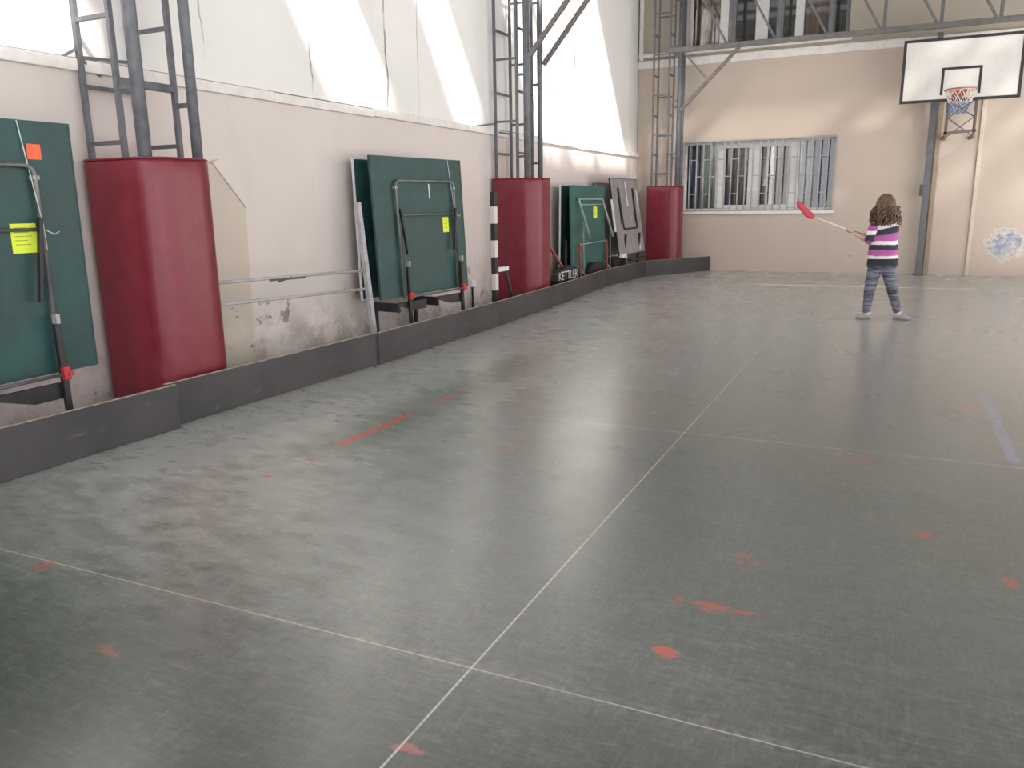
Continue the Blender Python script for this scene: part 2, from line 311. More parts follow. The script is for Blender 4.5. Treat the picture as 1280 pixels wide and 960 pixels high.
# ------------------------------------------------------------------ geometry helper
class MB:
    def __init__(s): s.bm = bmesh.new()
    def _tag(s, faces, mi, smooth=False):
        for f in faces: f.material_index = mi; f.smooth = smooth
    def box(s, c, d, rot=None, bevel=0.0, mi=0):
        m = Matrix.Translation(Vector(c)) @ (rot.to_4x4() if rot else Matrix.Identity(4)) @ Matrix.Diagonal((*d, 1))
        r = bmesh.ops.create_cube(s.bm, size=1, matrix=m)
        fs = list({f for v in r['verts'] for f in v.link_faces})
        if bevel:
            es = list({e for v in r['verts'] for e in v.link_edges})
            b = bmesh.ops.bevel(s.bm, geom=es, offset=bevel, segments=2, affect='EDGES', profile=0.6)
            fs = [f for f in b['faces']] + [f for f in fs if f.is_valid]
        s._tag(fs, mi); return s
    def bx(s, x0, x1, y0, y1, z0, z1, bevel=0.0, mi=0):
        return s.box(((x0+x1)/2, (y0+y1)/2, (z0+z1)/2), (abs(x1-x0), abs(y1-y0), abs(z1-z0)), None, bevel, mi)
    def bar(s, a, b, w, h=None, bevel=0.0, mi=0, up=(0, 0, 1)):
        a = Vector(a); b = Vector(b); d = b-a; h = h or w
        z = d.normalized(); u = Vector(up)
        if abs(z.dot(u)) > 0.98: u = Vector((1, 0, 0))
        x = u.cross(z).normalized(); y = z.cross(x)
        rot = Matrix((x, y, z)).transposed()
        return s.box((a+b)/2, (w, h, d.length), rot, bevel, mi)
    def tube(s, pts, r, seg=10, mi=0, closed=False, flat=None):
        pts = [Vector(p) for p in pts]; n = len(pts)
        rs = r if isinstance(r, (list, tuple)) else [r]*n
        rings = []; prev = None
        for i, p in enumerate(pts):
            if closed: t = pts[(i+1) % n]-pts[i-1]
            elif i == 0: t = pts[1]-p
            elif i == n-1: t = p-pts[i-1]
            else: t = (pts[i+1]-p).normalized()+(p-pts[i-1]).normalized()
            t.normalize()
            if prev is None:
                u = Vector((0, 0, 1)) if abs(t.z) < 0.9 else Vector((1, 0, 0))
                x = u.cross(t).normalized()
            else:
                x = (prev-t*prev.dot(t)).normalized()
            prev = x; y = t.cross(x)
            fx, fy = flat or (1, 1)
            rings.append([s.bm.verts.new(p+(x*math.cos(2*math.pi*k/seg)*fx+y*math.sin(2*math.pi*k/seg)*fy)*rs[i]) for k in range(seg)])
        fs = []
        for i in range(n if closed else n-1):
            A = rings[i]; B = rings[(i+1) % n]
            for k in range(seg): fs.append(s.bm.faces.new((A[k], A[(k+1) % seg], B[(k+1) % seg], B[k])))
        s._tag(fs, mi, True)
        if not closed:
            s._tag([s.bm.faces.new(rings[0][::-1]), s.bm.faces.new(rings[-1])], mi)
        return s
    def prism(s, poly, vec, mi=0):
        vec = Vector(vec)
        a = [s.bm.verts.new(Vector(p)) for p in poly]; b = [s.bm.verts.new(Vector(p)+vec) for p in poly]
        n = len(a); fs = [s.bm.faces.new(a[::-1]), s.bm.faces.new(b)]
        for i in range(n): fs.append(s.bm.faces.new((a[i], a[(i+1) % n], b[(i+1) % n], b[i])))
        s._tag(fs, mi); return s
    def loft(s, rings, mi=0, smooth=True, cap=True):
        R = [[s.bm.verts.new(Vector(p)) for p in r] for r in rings]; fs = []
        n = len(R[0])
        for A, B in zip(R, R[1:]):
            for k in range(n): fs.append(s.bm.faces.new((A[k], A[(k+1) % n], B[(k+1) % n], B[k])))
        s._tag(fs, mi, smooth)
        if cap: s._tag([s.bm.faces.new(R[0][::-1]), s.bm.faces.new(R[-1])], mi, smooth)
        return s
    def ball(s, c, r, sc=(1, 1, 1), mi=0, seg=16):
        m = Matrix.Translation(Vector(c)) @ Matrix.Diagonal((*sc, 1))
        q = bmesh.ops.create_uvsphere(s.bm, u_segments=seg, v_segments=seg//2+2, radius=r, matrix=m)
        s._tag({f for v in q['verts'] for f in v.link_faces}, mi, True); return s
    def build(s, name, mat, parent=None):
        bmesh.ops.recalc_face_normals(s.bm, faces=s.bm.faces[:])
        me = bpy.data.meshes.new(name); s.bm.to_mesh(me); s.bm.free()
        for m in (mat if isinstance(mat, (list, tuple)) else [mat]): me.materials.append(M_[m] if isinstance(m, str) else m)
        o = bpy.data.objects.new(name, me); COL.objects.link(o)
        if parent is not None: o.parent = parent
        return o
def tag(o, label=None, cat=None, group=None, kind=None):
    if label: o['label'] = label
    if cat: o['category'] = cat
    if group: o['group'] = group
    if kind: o['kind'] = kind
    return o
def empty(name, loc=(0, 0, 0), label=None, cat=None, rz=0.0, group=None):
    o = bpy.data.objects.new(name, None); COL.objects.link(o); o.location = loc; o.rotation_euler = (0, 0, rz); o.empty_display_size = 0.1
    return tag(o, label, cat, group)
def struct(mb, name, mat, parent=None):
    o = mb.build(name, mat, parent)
    if parent is None: o['kind'] = 'structure'
    return o
def arc_pts(pts, rad, n=5):
    """round the inner corners of a polyline"""
    P = [Vector(p) for p in pts]; out = [P[0]]
    for i in range(1, len(P)-1):
        a = (P[i-1]-P[i]).normalized(); b = (P[i+1]-P[i]).normalized()
        s0 = P[i]+a*rad; s1 = P[i]+b*rad
        for k in range(n+1):
            t = k/n; out.append(s0*(1-t)**2+P[i]*2*t*(1-t)+s1*t*t)
    out.append(P[-1]); return out

# ================================================================== SETTING
WX = -4.95; WY = 16.70
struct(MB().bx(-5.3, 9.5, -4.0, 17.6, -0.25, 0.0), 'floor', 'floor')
struct(MB().bx(WX-0.3, WX, -4.0, 17.6, 0.0, 2.29), 'wall_left', 'wall_low')
struct(MB().bx(WX-0.3, WX-0.012, -4.0, 17.6, 2.376, 6.3), 'wall_left_upper', 'wall_up')
lg = MB(); random.seed(3); y = -4.0
while y < WY-0.05:
    y2 = min(WY, y+random.uniform(1.1, 1.7)); j = random.uniform(-0.006, 0.006)
    lg.bx(WX-0.2, WX+0.045+j, y, y2-0.004, 2.285+j, 2.362+j, 0.006); y = y2
struct(lg, 'trim_1', 'trim')
# end wall with two window openings
W1 = (-3.98, -1.10, 1.18, 2.54); W2 = (-3.95, -1.02, 4.27, 5.75)
bw = MB()
for (x0, x1, z0, z1) in ((WX, W1[0], 0, 4.07), (W1[0], W1[1], 0, W1[2]), (W1[0], W1[1], W1[3], 4.07), (W1[1], 9.5, 0, 4.07)):
    bw.bx(x0, x1, WY, WY+0.3, z0, z1)
struct(bw, 'wall_back', 'wall_back')
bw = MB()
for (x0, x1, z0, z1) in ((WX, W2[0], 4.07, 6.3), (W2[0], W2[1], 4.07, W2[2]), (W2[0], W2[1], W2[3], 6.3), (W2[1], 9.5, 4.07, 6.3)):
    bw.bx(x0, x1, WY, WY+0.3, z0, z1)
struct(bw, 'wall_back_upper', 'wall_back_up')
struct(MB().bx(WX, 0.0, WY-0.05, WY, 4.0, 4.145, 0.01).bx(0.0, 2.1, WY-0.045, WY, 4.0, 4.14, 0.01).bx(2.1, 9.5, WY-0.05, WY, 4.0, 4.145, 0.01), 'trim_2', 'trim')
struct(MB().bx(WX+0.02, W2[1]+0.05, WY-0.09, WY, 4.20, 4.27, 0.008), 'trim_3', 'trim')
# pale vertical strip on the end wall and the corner strip
struct(MB().bx(1.215, 1.275, WY-0.03, WY, 0.0, 4.0, 0.006), 'trim_4', 'trim_beige')
struct(MB().bx(WX+0.02, WX+0.10, WY-0.08, WY, 4.15, 6.3, 0.02), 'trim_5', 'trim')
# rooms behind the windows
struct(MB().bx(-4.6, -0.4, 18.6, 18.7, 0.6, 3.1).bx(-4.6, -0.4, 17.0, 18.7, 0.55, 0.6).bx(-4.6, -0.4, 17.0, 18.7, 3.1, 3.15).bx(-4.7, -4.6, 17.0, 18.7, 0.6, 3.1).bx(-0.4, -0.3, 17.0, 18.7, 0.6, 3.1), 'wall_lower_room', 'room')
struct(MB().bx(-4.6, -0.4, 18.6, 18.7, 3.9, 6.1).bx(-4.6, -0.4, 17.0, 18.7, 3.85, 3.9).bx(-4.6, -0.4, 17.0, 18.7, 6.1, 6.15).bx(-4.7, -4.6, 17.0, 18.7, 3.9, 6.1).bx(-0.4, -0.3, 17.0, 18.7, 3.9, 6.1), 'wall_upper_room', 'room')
# buff plaster slab behind the near column
poly = [(WX, 4.30, 0), (WX, 5.20, 0), (WX, 5.24, 1.40), (WX, 4.93, 1.74), (WX, 4.30, 1.74)]
struct(MB().prism(poly, (0.04, 0, 0)), 'trim_6', 'patch')
struct(MB().prism([(WX, 4.90, 1.75), (WX, 4.985, 1.775), (WX, 5.30, 1.455), (WX, 5.24, 1.39)], (0.055, 0, 0)).prism([(WX, 5.24, 1.42), (WX, 5.30, 1.455), (WX, 5.225, 0.0), (WX, 5.195, 0.0)], (0.03, 0, 0)), 'trim_7', 'wall_low')
# roof with open rooflight slots
cl = MB(); RZ = 6.3
slots_left = [(0.1, 1.35), (3.82, 4.85), (6.25, 6.95), (8.7, 9.7), (9.9, 11.1), (11.25, 13.0)]
XR = 9.0
y = -4.0
for (a, b) in slots_left:
    cl.bx(-5.25, -0.7, y, a, RZ, RZ+0.08); y = b
    if a < 8: cl.bx(-1.05, -0.7, a, b, RZ, RZ+0.08)
cl.bx(-0.7, XR, -4.0, 13.0, RZ, RZ+0.08)
back = [(13.1, 13.7), (13.78, 14.4)]
y = 13.0
for (a, b) in back:
    cl.bx(-5.25, XR, y, a, RZ, RZ+0.08); y = b
    for (pa, pb) in ((-5.25, -1.2), (-0.2, 0.05), (2.3, 2.75), (3.35, 3.6), (4.05, 4.6), (5.0, 5.25), (5.8, 6.6), (7.4, 9.0)):
        cl.bx(pa, pb, a, b, RZ, RZ+0.08)
cl.bx(-5.25, XR, y, 17.6, RZ, RZ+0.08)
struct(cl, 'ceiling', 'roof')
# unseen sheets added over all roof slots to dim sun and sky
sh = MB()
for (a, b) in slots_left: sh.bx(-5.25, -0.65, a-0.04, min(b+0.04, 13.02), RZ+0.085, RZ+0.09)
struct(sh, 'ceiling_slot_dimmer', 'dim_sheet')
struct(MB().bx(-5.25, XR, back[0][0]-0.05, back[-1][1]+0.05, RZ+0.085, RZ+0.09), 'ceiling_back_dimmer', 'tint')

# ---------------------------------------------------------------- windows
def window(name, x0, x1, z0, z1, Y, mull, trans, mat):
    fr = MB(); f = 0.055
    fr.bx(x0, x1, Y, Y+0.07, z0, z0+f, 0.006).bx(x0, x1, Y, Y+0.07, z1-f, z1, 0.006)
    fr.bx(x0, x0+f, Y, Y+0.07, z0+f, z1-f, 0.006).bx(x1-f, x1, Y, Y+0.07, z0+f, z1-f, 0.006)
    o = struct(fr, name, mat)
    o['kind'] = 'structure'
    for (a, b, mt) in mull:
        MB().bx(a, b, Y-0.012, Y+0.06, z0+f, z1-f, 0.006).build('mullion', mt, o)
    for (a, b, c, d) in trans:
        MB().bx(a, b, Y-0.012, Y+0.05, c, d, 0.005).build('casement_rail', 'pvc', o)
    MB().bx(x0+f, x1-f, Y+0.03, Y+0.036, z0+f, z1-f).build('pane', 'glass', o)
    return o
window('window_1', W1[0], W1[1], W1[2], W1[3], WY+0.10, [(-3.34, -3.16, 'pvc'), (-2.71, -2.47, 'pvc'), (-1.96, -1.76, 'pvc')],
       [(-3.16, -2.71, 1.235, 1.30), (-3.16, -2.71, 2.40, 2.485), (-2.47, -1.96, 1.235, 1.30), (-2.47, -1.96, 2.40, 2.485)], 'pvc')
window('window_2', W2[0], W2[1], W2[2], W2[3], WY+0.10, [(-3.37, -3.21, 'pvc'), (-3.20, -3.07, 'pvc_grey'), (-2.70, -2.47, 'pvc'), (-2.32, -2.19, 'pvc_grey'), (-1.98, -1.83, 'pvc'), (-1.40, -1.30, 'pvc_grey'), (-1.10, -1.04, 'pvc_grey')], [], 'pvc')
struct(MB().bx(W1[0]-0.03, W1[1]+0.03, WY-0.06, WY+0.12, W1[2]-0.055, W1[2], 0.008), 'trim_8', 'trim')

def curtain(x0, x1, z0, z1, y, mat, label, seedv):
    mb = MB(); n = max(8, int((x1-x0)*60)); rings = []
    random.seed(seedv); ph = random.random()*6
    f = [(x0+(x1-x0)*i/n, y+0.03*math.sin(ph+i*1.05)+0.012*math.sin(i*2.3+ph)) for i in range(n+1)]
    bt = [mb.bm.verts.new((a, b, z0)) for a, b in f]; tp = [mb.bm.verts.new((a, b*0.5+y*0.5, z1)) for a, b in f]
    fs = [mb.bm.faces.new((bt[i], bt[i+1], tp[i+1], tp[i])) for i in range(n)]
    mb._tag(fs, 0, True)
    o = mb.build('curtain', mat); md = o.modifiers.new('thick', 'SOLIDIFY'); md.thickness = 0.006
    return tag(o, label, 'curtain')
cy = WY+0.30
curtain(-3.95, -3.72, 1.1, 2.6, cy, 'curtain_blue', 'blue curtain at the left edge of the barred lower window', 1)
curtain(-3.70, -3.33, 1.1, 2.6, cy+0.06, 'curtain_white', 'pale sheer curtain in the left fixed pane of the barred window', 2)
curtain(-3.14, -3.06, 1.1, 2.6, cy, 'curtain_blue', 'thin strip of blue curtain in the left casement of the barred window', 3)
curtain(-3.00, -2.72, 1.1, 2.6, cy+0.3, 'curtain_grey', 'dark grey curtain in the left casement of the barred window', 4)
curtain(-2.36, -2.16, 1.1, 2.6, cy+0.5, 'curtain_grey', 'narrow dark grey curtain in the right casement of the barred window', 5)
curtain(-2.12, -1.97, 1.1, 2.6, cy, 'curtain_red', 'brownish red curtain in the right casement of the barred window', 6)
curtain(-1.76, -1.50, 1.1, 2.6, cy+0.05, 'curtain_white', 'pale sheer curtain in the right fixed pane of the barred window', 7)
curtain(-1.49, -1.26, 1.1, 2.6, cy, 'curtain_blue', 'blue curtain at the right end of the barred lower window', 8)
curtain(-3.92, -3.40, 4.2, 5.8, cy, 'curtain_brown', 'brown curtain in the left pane of the upper window', 9)
curtain(-1.82, -1.30, 4.2, 5.8, cy+0.1, 'curtain_brown', 'brown curtain in the right pane of the upper window', 10)

# security grille
g = empty('security_grille', (W1[0], WY-0.02, W1[2]), 'pale grey security bars fixed across the lower window', 'window grille')
NB = 21; gw = W1[1]-W1[0]; gh = W1[3]-W1[2]
sp = gw/NB
for i in range(NB+1):
    xx = min(max(i*sp, 0.012), gw-0.012)
    MB().bx(xx-0.011, xx+0.011, -0.011, 0.011, 0.005, gh-0.005).build('bar', 'bar', g)
for i in range(NB):
    for fz in ((0.25, 0.74) if i % 2 else (0.5,)):
        MB().bx(i*sp+0.005, (i+1)*sp-0.005, -0.008, 0.008, gh*fz-0.009, gh*fz+0.009).build('crosspiece', 'bar', g)
MB().bx(-0.01, gw+0.01, -0.018, 0.018, gh-0.02, gh+0.01, 0.004).build('top_rail', 'bar', g)
MB().bx(-0.01, gw+0.01, -0.018, 0.018, -0.002, 0.022, 0.004).build('bottom_rail', 'bar', g)

# ================================================================== COLUMNS
def column(yn, yf, xa, xb, xp, label, zbase, xstart, ystart, brace=None, gap=0.77, ties=()):
    root = empty('lattice_column', (xp, yn, 0), label, 'column')
    def L(p): return Vector(p)-Vector((xp, yn, 0))
    def add(name, a, b, w_, mat='steel', h=None):
        return MB().bar(L(a), L(b), w_, h, min(w_, 0.02)*0.2).build(name, mat, root)
    top = 6.3
    for yy, xq, r in ((yn, xp, 0.043), (yf, xp-0.02, 0.036)):
        MB().tube([L((xq, yy, 0.0)), L((xq, yy, top))], r, 20).build('pipe', 'steel', root)
    for yy in (yn, yf):
        for xx in (xa, xb):
            MB().bar(L((xx, yy, 0.0)), L((xx, yy, top)), 0.034, 0.034, 0.004).build('upright', 'steel', root)
    z = xstart
    while z < top-0.1:
        for yy in (yn, yf):
            MB().bar(L((xa, yy, z)), L((xb, yy, z)), 0.026).build('rung', 'steel', root)
        z += gap
    z = ystart
    while z < top-0.1:
        for xx in (xa, xb):
            MB().bar(L((xx, yn, z)), L((xx, yf, z)), 0.026).build('rung', 'steel', root)
        z += gap
    z = zbase
    while z < top-0.1:
        MB().bar(L((xb, yn, z)), L((xp, yn, z)), 0.028).build('spacer', 'steel', root)
        MB().bar(L((xb, yf, z-0.07)), L((xp-0.02, yf, z-0.07)), 0.028).build('spacer', 'steel', root)
        z += 2*gap*0.66
    for a, b in ties: MB().bar(L(a), L(b), 0.018).build('wall_tie', 'steel', root)
    if brace:
        for yy, (x0, z0, x1, z1) in brace:
            MB().bar(L((x0, yy, z0)), L((x1, yy, z1)), 0.055, 0.055, 0.006).build('knee_brace', 'girder', root)
    return root
c1 = column(3.84, 4.30, -4.90, -4.585, -4.405, 'nearest grey lattice steel column rising from the large front red pad', 2.16, 1.825, 2.19,
       ties=[((WX, 3.72, 2.345), (-4.90, 3.84, 2.43)), ((-4.90, 3.84, 2.37), (WX, 4.25, 2.40)), ((-4.90, 3.84, 2.36), (WX, 4.02, 2.28))])
MB().bar(Vector((-4.585, 3.84, 2.2))-c1.location, Vector((-4.585, 4.30, 2.2))-c1.location, 0.05, 0.05, 0.005).build('crossbar', 'steel', c1)
column(9.95, 10.43, -4.89, -4.575, -4.435, 'middle grey lattice steel column with two slanted roof braces', 2.0, 2.45, 2.05,
       brace=[(9.95, (-4.40, 3.22, -3.55, 4.20)), (10.43, (-4.40, 3.19, -3.55, 4.20))],
       ties=[((WX, 9.28, 2.34), (-4.89, 9.95, 2.43)), ((WX, 9.40, 2.33), (-4.89, 10.43, 2.33))])
c3 = column(16.10, 16.45, -4.47, -4.16, -3.955, 'farthest grey lattice steel column in the corner beside the barred window', 2.3, 1.93, 2.3, gap=0.74)

# roof girders
def girder(yy, label, x0):
    root = empty('roof_girder', (x0, yy, 4.2), label, 'girder')
    x1 = 6.4
    MB().bx(0, x1-x0, -0.045, 0.045, -0.045, 0.045, 0.008).build('bottom_chord', 'girder', root)
    MB().bx(0, x1-x0, -0.045, 0.045, 1.45, 1.54, 0.008).build('top_chord', 'girder', root)
    nodes = [-3.04, -2.17, -1.30, -0.435, 0.435, 1.30, 2.17, 3.04, 3.91, 4.78, 5.65]
    for i, nx in enumerate(nodes):
        MB().bar((nx-x0, 0, 0.04), (nx-x0, 0, 1.47), 0.055, 0.055, 0.005).build('web_post', 'steel', root)
        MB().bar((nx-x0-0.06, 0, 0.04), (nx-x0-0.87, 0, 1.47), 0.04, 0.04, 0.004).build('web_diagonal', 'girder', root)
    return root
g3 = girder(16.10, 'long steel roof truss in front of the upper window, far end of hall', -4.18)
for a, b, s_ in (((-3.93, 3.10), (-2.86, 4.16), 0.062), ((-3.90, 4.16), (-3.46, 3.66), 0.038)):
    MB().bar((a[0]+4.18, 0, a[1]-4.2), (b[0]+4.18, 0, b[1]-4.2), s_, s_, 0.006).build('knee_brace', 'girder', g3)
girder(9.95, 'long steel roof truss carried by the middle column braces', -4.45)

# ---------------------------------------------------------------- column pads
def pad(x0, x1, y0, y1, h, r, label):
    cx, cy_ = (x0+x1)/2, (y0+y1)/2
    root = empty('column_pad', (cx, cy_, 0), label, 'column padding')
    mb = MB(); rings = []
    def ring(z, ins, k=0):
        out = []
        hx, hy = (x1-x0)/2-ins, (y1-y0)/2-ins; rr = max(0.02, r-ins)
        for (sx, sy, a0) in ((1, -1, -90), (1, 1, 0), (-1, 1, 90), (-1, -1, 180)):
            rq = rr if sx > 0 else min(rr, 0.06)
            for i in range(9):
                a = math.radians(a0+i*90/8)
                px, py = sx*(hx-rq)+rq*math.cos(a), sy*(hy-rq)+rq*math.sin(a)
                wv = 0.006*mnoise.noise(Vector((px*2.5, py*2.5, z*1.4+cy_)))
                out.append((px*(1+wv), py*(1+wv), z))
        return out
    zs = [0.0, 0.02]+[0.02+(h-0.05)*i/14 for i in range(1, 15)]
    for i, z in enumerate(zs): rings.append(ring(z, 0.012 if i == 0 else 0.0))
    rings.append(ring(h-0.012, 0.006)); rings.append(ring(h, 0.02))
    mb.loft(rings).build('vinyl_cover', 'pad', root)
    MB().loft([ring(h-0.010, -0.0015), ring(h-0.002, -0.002), ring(h+0.003, 0.004), ring(h+0.003, 0.018)]).build('top_seam', 'pad', root)
    return root
pad(-4.93, -4.265, 3.765, 4.345, 1.722, 0.20, 'large dark red vinyl pad around the nearest column')
pad(-4.93, -4.265, 9.86, 10.50, 1.72, 0.22, 'dark red vinyl pad around the middle column behind the striped post')
pad(-4.53, -3.87, 15.95, 16.50, 1.685, 0.18, 'smallest-looking red vinyl pad in the far corner beside the barred window')

# ---------------------------------------------------------------- kick boards along the floor
def kick(p0, p1, label, h=0.29, t=0.018, lean=0.0):
    a = Vector((*p0, 0)); b = Vector((*p1, 0)); d = b-a; L_ = d.length
    o = MB()
    o.bx(-t, 0, 0, L_, 0.002, h, 0.003)
    rz = math.atan2(d.y, d.x)-math.pi/2
    root = empty('kick_board', a, label, 'board', rz, 'low dark boards along the left side')
    o.build('panel', 'board', root)
    MB().bx(-t-0.001, 0.001, 0.004, L_-0.004, h-0.002, h+0.003).build('raw_edge', 'ply', root)
    MB().bx(-t-0.03, -t, 0.35, 0.39, 0.002, h-0.05, 0.003).build('foot_bracket', 'black', root)
    return root
KB = [((-4.19, 1.30), (-4.112, 3.63), 'dark kick board nearest the camera, in front of the first green table'),
      ((-4.185, 3.60), (-4.105, 5.865), 'dark kick board in front of the nearest red pad'),
      ((-4.085, 5.87), (-4.09, 8.28), 'dark kick board in front of the green table with the yellow note'),
      ((-4.09, 8.29), (-4.175, 10.60), 'dark kick board in front of the striped post and middle red pad'),
      ((-4.175, 10.61), (-4.335, 12.92), 'dark kick board in front of the small pale green folded table'),
      ((-4.335, 12.93), (-4.24, 14.95), 'dark kick board in front of the weathered grey table'),
      ((-4.235, 14.96), (-3.345, 16.62), 'dark kick board slanting to the end wall past the far red pad')]
for k in KB: kick(*k)

# ================================================================== TABLE TENNIS TABLES
def text_mesh(body, size, name, mat, parent, mtx, ext=0.001):
    cu = bpy.data.curves.new(name, 'FONT'); cu.body = body; cu.size = size; cu.extrude = ext; cu.align_x = 'CENTER'; cu.align_y = 'CENTER'
    tmp = bpy.data.objects.new('tmp', cu); COL.objects.link(tmp)
    dg = bpy.context.evaluated_depsgraph_get(); me = bpy.data.meshes.new_from_object(tmp.evaluated_get(dg))
    bpy.data.objects.remove(tmp); me.materials.clear(); me.materials.append(M_[mat])
    o = bpy.data.objects.new(name, me); COL.objects.link(o); o.parent = parent; o.matrix_local = mtx
    return o
def tabletop(root, xo, w_, z0, h, tilt, mat, name='tabletop', edge='edge', flip=1):
    """panel in the local Y-Z plane, leaning by tilt about its lower edge"""
    t = 0.022
    o = MB().bx(-t/2, t/2, -w_/2+0.008, w_/2-0.008, 0.008, h-0.008).build(name, mat, root)
    o.location = (xo, 0, z0); o.rotation_euler = (0, -tilt, 0)
    e = MB()
    e.bx(-t/2-0.002, t/2+0.002, -w_/2, -w_/2+0.010, 0, h).bx(-t/2-0.002, t/2+0.002, w_/2-0.010, w_/2, 0, h)
    e.bx(-t/2-0.002, t/2+0.002, -w_/2+0.010, w_/2-0.010, 0, 0.010).bx(-t/2-0.002, t/2+0.002, -w_/2+0.010, w_/2-0.010, h-0.010, h)
    e.build('edge_band', edge, o)
    return o
def note(parent, x, y, z, w_, h, mat, label, lines=5):
    o = MB().bx(x, x+0.0015, y-w_/2, y+w_/2, z-h/2, z+h/2).build('paper_note', mat, parent); o['label'] = label
    if lines:
        ln = MB()
        for i in range(lines):
            zz = z+h/2-h*(0.15+0.7*i/lines); ln.bx(x+0.0012, x+0.002, y-w_*0.36, y-w_*0.36+w_*0.7*(0.6+0.4*((i*7) % 5)/5), zz-0.002, zz+0.002)
        ln.build('writing_lines', 'ink', o)
    return o
def rollaway(cx, cyy, yaw, w_, z0, h, tilt, ya, yb, rear, label, notes, string):
    root = empty('table_tennis_table', (cx, cyy, 0), label, 'table tennis table', -yaw)
    ft = tabletop(root, 0.0, w_, z0, h, tilt, 'green', edge='green')
    if rear: tabletop(root, -0.25, w_, z0-0.02, h, 0.02, 'green')
    fx = 0.04   # offset of the tube frame off the underside, in the top's own frame
    def P(y, z, x=fx): return (x, y, z)
    top = h*0.83; cbz = h*0.585
    MB().tube(arc_pts([P(ya, -0.02), P(ya, top), P(yb, top), P(yb, -0.02)], 0.07), 0.013, 10).build('undercarriage_hoop', 'tube_grey', ft)
    MB().tube([P(ya, cbz, fx+0.005), P(yb, cbz, fx+0.005)], 0.010, 8).build('crossbar', 'steel', ft)
    for yy in (ya, yb):
        s_ = 1 if yy == ya else -1
        MB().bar(P(yy+0.02*s_, h*0.63, fx+0.022), P(yy+0.085*s_, h*0.30, fx+0.024), 0.022, 0.028, 0.003, up=(1, 0, 0)).build('folding_stay', 'black', ft)
        MB().bx(fx-0.03, fx+0.012, yy-0.02, yy+0.02, top-0.08, top-0.055, 0.003).build('clip', 'galv', ft)
    # lower legs to the ground, chassis and red clamps
    for yy in (ya+0.045, yb-0.01):
        lg_ = MB().bar((fx+0.045, yy, 0.02), (fx+0.028, yy, z0+0.30), 0.036, 0.030, 0.004).build('lower_leg', 'black', root)
        MB().tube([(fx+0.02, yy, 0.022), (fx+0.07, yy, 0.022)], 0.022, 12).build('caster', 'black', lg_)
        MB().bx(fx+0.012, fx+0.055, yy-0.012, yy+0.014, z0+0.30, z0+0.36, 0.004).build('hinge_plate', 'galv', root)
        MB().bx(fx+0.035, fx+0.075, yy-0.02, yy+0.022, z0-0.035, z0+0.045, 0.008).bx(fx+0.045, fx+0.085, yy+0.005, yy+0.038, z0-0.012, z0+0.014, 0.005).build('locking_clamp', 'red_plastic', root)
    MB().tube([(fx+0.055, ya+0.07, z0-0.005), (fx+0.055, yb-0.03, z0+0.0)], 0.011, 8).build('locking_rod', 'steel', root)
    for yy in (ya-0.12, yb-0.45):
        c_ = MB().bx(-0.30, fx+0.02, yy, yy+0.03, z0-0.15, z0-0.06, 0.004)
        c_.prism([(fx+0.02, yy+0.03, z0-0.055), (fx+0.02, yy+0.46, z0-0.055), (fx+0.02, yy+0.46, z0-0.15), (fx+0.02, yy+0.25, z0-0.15), (fx+0.02, yy+0.03, z0-0.085)], (-0.03, 0, 0))
        c_.build('chassis_beam', 'black', root)
        l_ = MB().bx(-0.28, -0.24, yy, yy+0.034, 0.04, z0-0.07, 0.004).build('rear_leg', 'black', root)
        MB().tube([(-0.29, yy+0.017, 0.025), (-0.23, yy+0.017, 0.025)], 0.025, 12).build('caster', 'black', l_)
    for (y, z, ww, hh, mt, lb, ln) in notes: note(ft, 0.0125, y, z, ww, hh, mt, lb, ln)
    if string:
        y0, y1, zt = string
        MB().tube([(0.0, y0, h+0.003), (0.016, y0, h-0.01), (0.052, y1, cbz+0.04), (0.055, y1+0.005, cbz-0.12)], 0.0035, 6).tube([(0.055, y1, cbz), (0.075, y1+0.05, cbz-0.03), (0.06, y1+0.09, cbz-0.015)], 0.003, 6).build('string', 'string', ft)
    return root, ft
# first table, cut by the left edge of the picture
rollaway(-4.50, 2.611, 0.0, 1.525, 0.446, 1.45, -0.012, -0.42, 0.49, False, 'green folded table tennis table nearest the camera with orange and yellow notes',
         [(0.52, 1.28, 0.085, 0.085, 'orange', 'small orange paper square', 0), (0.395, 0.80, 0.155, 0.165, 'yellow', 'yellow paper note', 5)], (0.44, 0.49, 0))
r2, f2 = rollaway(-4.472, 7.364, 0.118, 1.498, 0.483, 1.391, 0.047, -0.43, 0.55, True, 'green folded table tennis table between nearest and middle columns, yellow note on it',
         [(0.40, 0.70, 0.105, 0.16, 'yellow', 'yellow paper note', 5)], (0.50, 0.53, 0))
MB().bx(0.0115, 0.0125, 0.14, 0.155, 0.98, 1.13).build('chalk_mark', 'white', f2)

